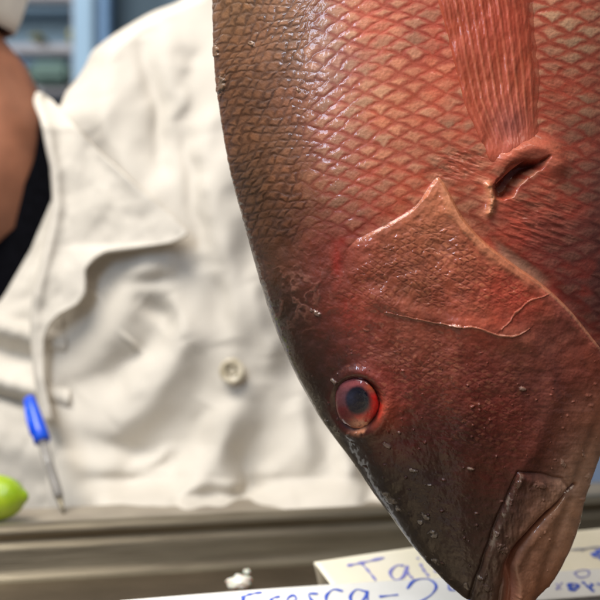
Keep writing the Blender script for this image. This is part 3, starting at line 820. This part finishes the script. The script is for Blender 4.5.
    mesh_np('coat_front', np.concatenate([Pf.reshape(-1, 3), Pb.reshape(-1, 3)]), np.concatenate([grid_quads(nR, nC), grid_quads(nR, nC, flip=True)+n0]), M_cloth, root, org)
    # other front panel of the coat, left of the opening
    nC, nR = 140, 260
    v_ = np.linspace(192, 1150, nR)
    lft = pchip([192, 236, 270, 305, 335, 380, 1150], [56, 37, 20, -3, -60, -190, -190], v_)[:, None]; rgt = pchip([192, 250, 300, 400, 1150], [60, 60, 62, 70, 70], v_)[:, None]
    u = np.linspace(0, 1, nC)[None, :]
    X = lft+(rgt-lft)*u; Y = np.repeat(v_[:, None], nC, 1)
    yy_ = Y-(X)*.28
    hh = 8*np.exp(-((yy_-327)/7.)**2)-9*np.exp(-((yy_-349)/10.)**2)+11*np.exp(-((yy_-380)/8.)**2)-10*np.exp(-((yy_-396)/6.)**2)+6*np.exp(-((yy_-440)/24.)**2)
    hh = hh+(fbm(X/40, Y/40, 3, 530)-.5)*8-6*sstep(320, 250, Y)
    D = 1.137-hh/1000
    P = np.stack([(X-300)*K*D, D, CAMZ+(300-Y)*K*D], -1)
    s = mesh_np('coat_side', P.reshape(-1, 3), grid_quads(nR, nC), M_cloth, root, org)
    so = s.modifiers.new('thick', 'SOLIDIFY'); so.thickness = .003
    # lapel, folded back over the front
    yl = np.linspace(92, 420, 190)
    a = pchip([92, 100, 120, 150, 175, 200, 225, 260, 300, 330, 360, 420], [36, 33.5, 40, 46, 51, 52, 49, 41, 32, 30, 32, 40], yl)
    bb = pchip([92, 100, 120, 140, 170, 200, 222, 233, 240, 243.5, 250, 262, 272, 290, 302, 314, 325, 340, 380, 420], [41, 52, 70, 87, 118, 153, 178, 187, 176, 165, 108, 90, 84, 84, 78, 58, 48, 43, 43, 52], yl)
    n_c = 90
    u = np.linspace(0, 1, n_c)[None, :]
    X = a[:, None]+(bb-a)[:, None]*u; Y = np.repeat(yl[:, None], n_c, 1)
    hc_ = coat_height(np.maximum(X, 60), Y)*.75+15
    roll = 10*np.exp(-((X-a[:, None])/9.0)**2)
    lift = 13+9*sstep(130, 240, Y)*u+(fbm(X/30, Y/40, 3, 540)-.5)*7-10*sstep(300, 360, Y)
    curl = -9*np.clip(1-(X-a[:, None])/10.0, 0, 1)**2
    D = DC-(hc_+lift+roll+curl)/1000
    D = D+.03*sstep(130, 95, Y)
    P = np.stack([(X-300)*K*D, D, CAMZ+(300-Y)*K*D], -1)
    s = mesh_np('lapel', P.reshape(-1, 3), grid_quads(len(yl), n_c), M_cloth, root, org)
    so = s.modifiers.new('thick', 'SOLIDIFY'); so.thickness = .003; so.offset = 1
    # sleeve of the raised arm
    vs, fs = tube([V(275, 60, 1.25), V(285, -20, 1.245), V(295, -80, 1.22), (.02, 1.17, 1.575), (.035, 1.05, 1.63), (.04, .97, 1.66)], [.07, .075, .075, .07, .06, .052], 40)
    s = pydata('sleeve', vs, fs, M_cloth, root, org)
    # button
    bc = V(232, 371, 1.098)
    prof = [(0, .0012), (.004, .0012), (.0062, .0022), (.0078, .003), (.0092, .0026), (.0100, .001), (.0100, -.001), (0, -.001)]
    vs, fs = [], []
    for (r_, h_) in prof:
        for s_ in range(40):
            t_ = 2*math.pi*s_/40
            vs.append(bc+Vector((r_*math.cos(t_), -h_, r_*math.sin(t_))))
    fs = [tuple(q) for q in grid_quads(len(prof), 40, closed=True)]
    bt = pydata('button', vs, fs, M_button, root, org)
    hv = []
    M_hole = simple('button_thread', tuple(lin([84, 72, 48])), tuple(lin([104, 92, 62])), 90, .8)
    parts = []
    for (dx, dz) in ((-.003, -.003), (.003, -.003), (-.003, .003), (.003, .003)):
        parts.append(tube([bc+Vector((dx, -.0016, dz)), bc+Vector((dx, .0005, dz))], [.0022, .0022], 12))
    v2, f2 = merge(*parts)
    pydata('thread', v2, f2, M_hole, bt, org)
    return root
build_person()

# ================================================================== COUNTER
def steel(name, c1, c2, rough):
    m, nt, b = new_mat(name)
    n, mp = noise_col(nt, b, c1, c2, 12, stretch=(1, 1, 14), detail=6)
    b.inputs['Metallic'].default_value = .85
    n2 = nt.nodes.new('ShaderNodeTexNoise'); n2.inputs['Scale'].default_value = 40; n2.inputs['Detail'].default_value = 6
    mr = nt.nodes.new('ShaderNodeMapRange'); mr.inputs['To Min'].default_value = rough-.1; mr.inputs['To Max'].default_value = rough+.14
    nt.links.new(n2.outputs['Fac'], mr.inputs['Value']); nt.links.new(mr.outputs[0], b.inputs['Roughness'])
    add_bump(nt, b, n2.outputs['Fac'], .2, .002)
    return m
M_steel = steel('brushed_steel', tuple(lin([126, 117, 100])), tuple(lin([150, 141, 122])), .42)
M_steel_dark = steel('wet_steel', tuple(lin([96, 84, 68])), tuple(lin([120, 106, 88])), .38)
M_board = simple('white_board', tuple(lin([128, 118, 104])), tuple(lin([146, 136, 120])), 30, .5, bump=.1)

FZ = CAMZ-.185                                    # tray floor
ax = Vector((.424, .140, 0)).normalized()         # direction along the rim
nx = Vector((ax.y, -ax.x, 0))                     # towards the camera
O0 = Vector(((0-300)*K*.92, .92, 0))
def rimpt(s, t, z): return O0+ax*s+nx*t+Vector((0, 0, z))
def extrude_profile(prof, s0, s1, n=2):
    vs, fs = [], []
    m = len(prof)
    ss = np.linspace(s0, s1, n)
    for s in ss:
        for (t, z) in prof: vs.append(rimpt(s, t, z))
    for i in range(n-1):
        for j in range(m-1):
            fs.append((i*m+j, i*m+j+1, (i+1)*m+j+1, (i+1)*m+j))
    return vs, fs
tray = thing('display_tray', 'stainless steel counter tray with a raised rim in front of the fishmonger', 'tray', (0, .9, FZ))
torg = tray.location.copy()
zt = FZ+.036
prof = [(-.020, FZ-.004), (-.020, zt-.004), (-.018, zt-.0008), (-.015, zt), (-.004, zt), (-.001, zt-.0012), (.0006, zt-.004), (.0006, zt-.0065), (-.0015, zt-.0085), (-.0022, zt-.0105), (-.0010, zt-.0128), (.0008, zt-.0140), (.0010, zt-.017), (.0016, FZ+.008), (.003, FZ+.003), (.006, FZ+.0006), (.010, FZ)]
vs, fs = extrude_profile(prof, -.6, 1.0)
rim = pydata('rim', vs, fs, M_steel, tray, torg)
vs, fs = extrude_profile([(.010, FZ), (.45, FZ), (.452, FZ-.03)], -.6, 1.0)
pydata('tray_floor', vs, fs, M_steel_dark, tray, torg, smooth=False)
# worktop behind the rim, seller's side, and the cabinet below
def slab(name, s0, s1, t0, t1, z0, z1, mat, parent, org, r=.003):
    v, f = bevelled_box(s0, s1, t0, t1, z0, z1, r)
    return pydata(name, [rimpt(p.x, p.y, p.z) for p in v], [tuple(reversed(q)) for q in f], mat, parent, org, smooth=False)
worktop = thing('worktop', 'pale board ledge behind the steel rim, under the lime and the pen', 'worktop', (0, 1.0, FZ))
worg = worktop.location.copy()
slab('board', -.6, 1.0, -.125, -.0215, FZ+.012, FZ+.029, M_board, worktop, worg)
slab('support', -.58, .98, -.118, -.030, FZ-.30, FZ+.0115, M_board, worktop, worg)
cab = slab('cabinet', -.58, .98, -.018, .44, .02, FZ-.006, M_steel, None, (0, 0, 0))
tag(cab, 'steel counter cabinet carrying the display tray', 'cabinet')

# crumbs of ice on the tray floor
M_ice, nt, b = new_mat('melting_ice')
b.inputs['Base Color'].default_value = (*lin([226, 222, 208]), 1); b.inputs['Roughness'].default_value = .25
b.inputs['Subsurface Weight'].default_value = .5; b.inputs['Subsurface Scale'].default_value = .01; b.inputs['Coat Weight'].default_value = .6
def lump(name, c, rx, ry, rz, seed, mat, n=28):
    th_ = np.linspace(0, math.pi, n)[:, None]; ph_ = np.linspace(0, 2*math.pi, 2*n, endpoint=False)[None, :]
    d = np.stack([np.sin(th_)*np.cos(ph_), np.sin(th_)*np.sin(ph_), np.cos(th_)+0*ph_], -1)
    k_ = .7+.6*fbm(d[..., 0]*1.7+seed, d[..., 2]*1.7+d[..., 1]*1.3+5, 3, seed)
    k_ = k_*(1+.0*ph_)
    k_[0] = k_[0].mean(); k_[-1] = k_[-1].mean()
    # blend the seam away
    p = d*k_[..., None]*np.array([rx, ry, rz])
    p[..., 2] = np.maximum(p[..., 2], -rz*.55)
    return mesh_np(name, p.reshape(-1, 3)+np.array(c), grid_quads(n, 2*n, closed=True, flip=True), mat)
c = V(240, 580, .90)
o = lump('ice_chunk', (c.x, c.y, FZ+.0032), .0086, .007, .0054, 3, M_ice); tag(o, 'small white lump of melting ice on the dark tray floor left of the cards', 'ice')
c = V(247, 571, .945)
o = lump('ice_crumb', (c.x, c.y, FZ+.0012), .0026, .0022, .0020, 6, M_ice, 14); tag(o, 'tiny crumb of ice just behind the larger ice lump', 'ice')

# ------------------------------------------------------------------ price cards
M_card_cream = simple('cream_card', tuple(lin([238, 230, 204])), tuple(lin([246, 238, 216])), 25, .55, bump=.08)
M_card_white = simple('white_card', tuple(lin([232, 230, 222])), tuple(lin([244, 242, 236])), 25, .5, bump=.08)
M_ink = simple('blue_ink', tuple(lin([58, 84, 190])), tuple(lin([84, 112, 206])), 300, .5)
M_ink_pale = simple('faded_blue_ink', tuple(lin([120, 120, 196])), tuple(lin([146, 146, 206])), 300, .5)
M_ink_grey = simple('grey_ink', tuple(lin([140, 140, 150])), tuple(lin([160, 160, 168])), 300, .5)

def card(name, TL, TR, BR, BL, mat, label, strokes, curl=.002):
    TL, TR, BR, BL = [np.array(p) for p in (TL, TR, BR, BL)]
    root = thing(name, label, 'price card', Vector((TL+TR+BR+BL)/4))
    org = root.location.copy()
    nrm = np.cross(TR-TL, BL-TL); nrm /= np.linalg.norm(nrm)
    if nrm[1] > 0: nrm = -nrm
    def S(s, t, off=0):
        p = TL*(1-s)*(1-t)+TR*s*(1-t)+BR*s*t+BL*(1-s)*t
        return p+nrm*(off+curl*math.sin(s*5)*(1-t))
    ns, nt_ = 60, 16
    vs = [S(i/(ns-1), j/(nt_-1)) for j in range(nt_) for i in range(ns)]
    fs = [tuple(q) for q in grid_quads(nt_, ns, flip=True)]
    front = pydata('front_panel', vs, fs, mat, root, org)
    m = front.modifiers.new('thick', 'SOLIDIFY'); m.thickness = .0006; m.offset = -1
    # back leg of the folded card
    bk = []
    for j in range(6):
        for i in range(ns):
            s = i/(ns-1); top = S(s, 0, -.0008); f = j/5
            foot = np.array([top[0]+.004, top[1]+.016, FZ+.0004])
            bk.append(top*(1-f)+foot*f)
    back = pydata('back_panel', bk, [tuple(q) for q in grid_quads(6, ns, flip=True)], mat, root, org)
    m = back.modifiers.new('thick', 'SOLIDIFY'); m.thickness = .0006; m.offset = 1
    # writing
    def proj(p): return 300+p[0]/(K*p[1]), 300-(p[2]-CAMZ)/(K*p[1])
    def inv(px, py):
        s, t = .5, .5
        for _ in range(25):
            a0, b0 = proj(S(s, t)); e = 1e-3
            a1, b1 = proj(S(s+e, t)); a2, b2 = proj(S(s, t+e))
            A = np.array([[(a1-a0)/e, (a2-a0)/e], [(b1-b0)/e, (b2-b0)/e]])
            ds = np.linalg.solve(A, [px-a0, py-b0]); s += ds[0]; t += ds[1]
        return s, t
    for (nm, ink, wid, paths) in strokes:
        parts = []
        for pth in paths:
            pth = smooth_path(pth, 24) if len(pth) > 2 else [tuple(np.array(pth[0])*(1-k)+np.array(pth[1])*k) for k in np.linspace(0, 1, 8)]
            q = [inv(*p_) for p_ in pth]
            q = [(min(max(s, .004), .996), min(max(t, .01), .99)) for s, t in q]
            L_ = [np.array(S(s, t, .0003)) for s, t in q]
            vv_, ff_ = [], []
            for i in range(len(L_)):
                d = L_[min(i+1, len(L_)-1)]-L_[max(i-1, 0)]
                d = d/(np.linalg.norm(d)+1e-9); w = np.cross(d, nrm); w /= np.linalg.norm(w)+1e-9
                ww = wid*(.75+.35*math.sin(i*.7+len(pth)))
                vv_ += [L_[i]+w*ww, L_[i]-w*ww]
            for i in range(len(L_)-1): ff_.append((2*i, 2*i+1, 2*i+3, 2*i+2))
            parts.append((vv_, ff_))
        v_, f_ = merge(*parts)
        o = pydata(nm, v_, f_, ink, front, org, smooth=False)
        mo = o.modifiers.new('thick', 'SOLIDIFY'); mo.thickness = .0001
    return root

def W(px, py, D): return PX(px, py, D)
def onfloor(px, D): return ((px-300)*K*D, D, FZ+.0006)
tai = [('writing', M_ink_pale, .0010, [
        [(347, 566), (362, 563), (384, 558)], [(360, 562), (368, 571), (376, 581)],
        [(404, 566), (396, 566), (390, 573), (395, 580), (403, 577), (407, 566)], [(407, 566), (408, 574), (413, 579)],
        [(420, 564), (424, 571), (429, 577)], [(417, 558), (418.5, 559.5)],
        [(434, 572), (442, 569)], [(446, 560), (452, 577)], [(446, 560), (456, 559), (458, 566), (449, 569)]]),
       ('underline', M_ink_grey, .0008, [[(560, 551), (578, 549.5), (600, 547)], [(581, 551), (587, 549)]]),
       ('blot', M_ink, .0022, [[(592, 556), (598, 552), (604, 549)], [(598, 558), (606, 556)]])]
card('price_card', W(314, 562, .875), W(655, 520, .975), onfloor(668, .945), onfloor(346, .848), M_card_cream,
     'cream folded price card reading Tai, the rear one against the steel rim', tai)
fr = [('writing', M_ink, .0009, [
        # F
        [(241, 598), (250, 594.5), (262, 592.5)], [(244, 597), (240, 608), (238, 618)], [(242, 604), (254, 602)],
        # r e s c a
        [(268, 613), (271, 600), (280, 596.5)], [(286, 603), (296, 600), (293, 595.5), (287, 600), (289, 610), (299, 608)],
        [(318, 594), (309, 594.5), (312, 601), (318, 605), (309, 609)],
        [(343, 591.5), (333, 590), (326, 597), (329, 606), (342, 604)],
        [(366, 592), (356, 590), (350, 598), (356, 605), (365, 598), (367, 591)], [(367, 591), (368, 604)],
        [(379, 597), (398, 595)],
        # 24
        [(407, 589), (414, 581), (427, 579), (436, 586), (430, 596), (414, 606), (440, 602)],
        [(449, 578), (450, 590), (468, 588)], [(464, 580), (470, 602)], [(478, 592), (486, 580)],
        ]),
      ('small_writing', M_ink_pale, .0006, [
        [(574, 574), (580, 570.5), (588, 571), (588, 576), (580, 578), (574, 574)],
        [(556, 584), (561, 590)], [(556, 590), (562, 583)]]),
      ('bold_marks', M_ink, .0013, [
        [(567, 586), (573, 584), (578, 586), (575, 590), (568, 590)], [(568, 588), (576, 587)],
        [(582, 582), (588, 587), (594, 592)], [(592, 584), (590, 590)], [(597, 584), (601, 585)]])]
card('price_card', W(120, 600.5, .80), W(660, 563, .915), onfloor(670, .890), onfloor(108, .772), M_card_white,
     'white price card with blue handwriting, nearest the camera below the fish', fr, curl=.0012)

# ================================================================== LIME AND PEN
M_lime, nt, b = new_mat('lime_peel')
n_, _ = noise_col(nt, b, tuple(lin([136, 168, 18])), tuple(lin([168, 190, 30])), 60)
b.inputs['Roughness'].default_value = .22; b.inputs['Coat Weight'].default_value = .5; b.inputs['Subsurface Weight'].default_value = .12; b.inputs['Subsurface Scale'].default_value = .006
pr = nt.nodes.new('ShaderNodeTexNoise'); pr.inputs['Scale'].default_value = 700
add_bump(nt, b, pr.outputs['Fac'], .25, .0008)
zb = FZ+.029
lime = thing('lime', 'shiny yellow-green lime lying on the ledge left of the pen', 'lime', (V(-8, 500, 1.0).x, .985, zb))
lorg = lime.location.copy()
prof = [(-.0275, .0005), (-.027, .004), (-.0245, .009), (-.019, .0135), (-.010, .0162), (0, .0168), (.010, .0160), (.018, .0135), (.0235, .0095), (.0265, .0055), (.0285, .0035), (.0298, .0016), (.030, .0003)]
xs_ = np.linspace(-.0275, .030, 60); rs_ = pchip(*zip(*prof), xs_)
ctr = lorg+Vector((0, 0, .0165))
axl = Vector((.96, -.1, .06)).normalized()
path = [ctr+axl*float(x) for x in xs_]
vs, fs = tube(path, [float(r) for r in rs_], 48)
pe = pydata('peel', vs, fs, M_lime, lime, lorg)
M_stem = simple('lime_stem', tuple(lin([90, 90, 30])), tuple(lin([120, 112, 50])), 200, .8)
vs, fs = tube([ctr+axl*-.0272, ctr+axl*-.0295], [.003, .0022], 12)
pydata('stem', vs, fs, M_stem, lime, lorg)

M_blue = simple('blue_plastic', tuple(lin([10, 66, 196])), tuple(lin([24, 84, 214])), 60, .28)
M_barrel, nt, b = new_mat('clear_barrel')
b.inputs['Base Color'].default_value = (*lin([150, 146, 140]), 1); b.inputs['Roughness'].default_value = .25; b.inputs['Alpha'].default_value = .55
M_inkcore = simple('refill', tuple(lin([60, 52, 48])), tuple(lin([76, 66, 60])), 90, .5)
pen = thing('pen', 'ballpoint pen with a bright blue cap leaning on the white coat', 'pen', V(60, 519, 1.03))
porg = pen.location.copy()
tip = Vector((V(64, 520, 1.02).x, 1.02, zb)); top = V(29, 396, 1.075)
dr = (top-tip)
def along(f): return tip+dr*f
vs, fs = tube([along(f) for f in (.60, .605, .70, .85, .965, .985, 1.0)], [.0052, .0064, .0062, .0052, .0042, .0036, .001], 28)
cp = pydata('cap', vs, fs, M_blue, pen, porg)
vs, fs = tube([along(.66)+Vector((-.006, -.003, 0)), along(.8)+Vector((-.0055, -.003, 0)), along(.97)+Vector((-.003, -.002, 0))], [.0012, .0015, .0016], 10)
pydata('clip', vs, fs, M_blue, cp, porg)
vs, fs = tube([along(f) for f in (.13, .16, .60)], [.0030, .0038, .0040], 24)
pydata('barrel', vs, fs, M_barrel, pen, porg)
vs, fs = tube([along(f) for f in (.1, .14, .42)], [.0014, .0027, .0027], 14)
pydata('refill', vs, fs, M_inkcore, pen, porg)
vs, fs = tube([along(f) for f in (0.0, .05, .13)], [.0006, .0016, .0028], 16)
pydata('nib', vs, fs, M_steel, pen, porg)

# ================================================================== BACKGROUND
M_wall = simple('blue_grey_wall', tuple(lin([92, 116, 134])), tuple(lin([106, 130, 146])), 3, .7)
M_wall2 = simple('low_wall_paint', tuple(lin([120, 140, 172])), tuple(lin([136, 156, 186])), 3, .6)
M_post = simple('light_blue_paint', tuple(lin([122, 152, 174])), tuple(lin([134, 162, 182])), 6, .5)
M_post2 = simple('strong_blue_paint', tuple(lin([78, 118, 156])), tuple(lin([88, 128, 166])), 6, .5)
M_shelf = simple('grey_shelf', tuple(lin([120, 118, 124])), tuple(lin([138, 136, 140])), 6, .5)
M_olive = simple('yellow_packet', tuple(lin([138, 132, 60])), tuple(lin([154, 146, 76])), 30, .6)
M_green = simple('green_crate', tuple(lin([62, 88, 80])), tuple(lin([76, 100, 90])), 10, .6)
M_floor = simple('concrete', tuple(lin([90, 92, 96])), tuple(lin([104, 106, 110])), 3, .8)
def box(name, x0, x1, y0, y1, z0, z1, mat, parent=None, org=(0, 0, 0), r=.004):
    v, f = bevelled_box(x0, x1, y0, y1, z0, z1, r)
    return pydata(name, v, f, mat, parent, org, smooth=False)
DB = 2.6
def bx(px): return (px-300)*K*DB
def bz(py): return CAMZ+(300-py)*K*DB
o = box('floor', -3, 3, -2, 3.4, -.02, 0, M_floor); o['kind'] = 'structure'
w = box('wall', -3, 3, 2.73, 2.83, .001, 3.2, M_wall); tag(w, 'blurred blue-grey wall far behind the fishmonger', 'wall'); w['kind'] = 'structure'
p = thing('post', 'light blue painted post between the shelves and the plain wall', 'post', (bx(96), DB, 0))
box('pale_face', bx(76), bx(96), DB-.03, DB+.05, .001, 2.6, M_post, p, p.location)
box('blue_face', bx(97), bx(110), DB-.015, DB+.05, .001, 2.6, M_post2, p, p.location)
sh = thing('shelf_unit', 'grey shelf unit on the wall left of the blue post', 'shelf', (bx(20), DB, 0))
for py in (44, 86, -10, -70):
    box('shelf', bx(-190), bx(75), DB+.03, DB+.10, bz(py)-.012, bz(py)+.006, M_shelf, sh, sh.location)
for px in (-190, 72):
    box('upright', bx(px), bx(px)+.02, DB+.0, DB+.125, .001, 2.5, M_shelf, sh, sh.location)
def packet(px0, px1, py0, py1, mat, name, label, cat):
    o = box(name, bx(px0), bx(px1), DB+.0, DB+.10, bz(py1)+.0062, bz(py0), mat, r=.012); tag(o, label, cat)
packet(28, 41, 29, 44, M_olive, 'packet', 'small yellow-green packet, left one on the upper shelf', 'packet')
packet(64, 74, 28, 44, M_olive, 'packet', 'small yellow-green packet next to the blue post', 'packet')
packet(27, 70, 60, 86, M_green, 'crate', 'dark green crate on the lower shelf', 'crate')
packet(2, 24, 56, 86, M_wall2, 'carton', 'pale blue carton left of the dark green crate', 'carton')
lo = box('partition', bx(380), bx(900), DB-.3, DB-.22, .001, bz(300), M_wall2, r=.01); tag(lo, 'pale blue partition seen right of the fish chin', 'partition')

# ================================================================== LIGHT
w = bpy.data.worlds.new('World'); scene.world = w; w.use_nodes = True
bg = w.node_tree.nodes['Background']; bg.inputs[0].default_value = (.80, .86, 1.0, 1); bg.inputs[1].default_value = .14
def area(name, loc, target, sx, sy, power, col):
    l = bpy.data.lights.new(name, 'AREA'); l.shape = 'RECTANGLE'; l.size = sx; l.size_y = sy; l.energy = power; l.color = col
    o = bpy.data.objects.new(name, l); COL.objects.link(o); o.location = loc
    o.rotation_euler = (Vector(target)-Vector(loc)).to_track_quat('-Z', 'Y').to_euler()
    return o
area('stall_lamp', (-.55, .32, 2.35), (-.05, .95, 1.2), .95, .6, 37, (1, .95, .88))
area('front_lamp', (.35, -.5, 2.2), (.05, .8, 1.2), .6, .4, 5, (1, .90, .78))
area('window_light', (-.50, -.02, 1.66), (.0, .69, 1.36), .08, .5, 5.0, (.62, .78, 1))
area('aisle_lamp', (-1.3, 1.75, 2.3), (-.9, 2.7, 1.45), .8, .3, 30, (.95, .97, 1))

# ================================================================== CAMERA
cam = bpy.data.cameras.new('camera'); co = bpy.data.objects.new('camera', cam); COL.objects.link(co)
co.location = (0, 0, CAMZ); co.rotation_euler = (math.radians(90), 0, 0)
cam.sensor_width = 36; cam.angle = 2*math.atan(300*K); cam.clip_end = 50; cam.clip_start = .05
cam.dof.use_dof = True; cam.dof.focus_distance = .692; cam.dof.aperture_fstop = 9
scene.camera = co
scene.render.resolution_x = scene.render.resolution_y = 1024
vs_ = scene.view_settings
vs_.view_transform = 'Standard'; vs_.look = 'None'; vs_.exposure = 0; vs_.gamma = 1; vs_.use_curve_mapping = False
scene.cycles.use_denoising = True
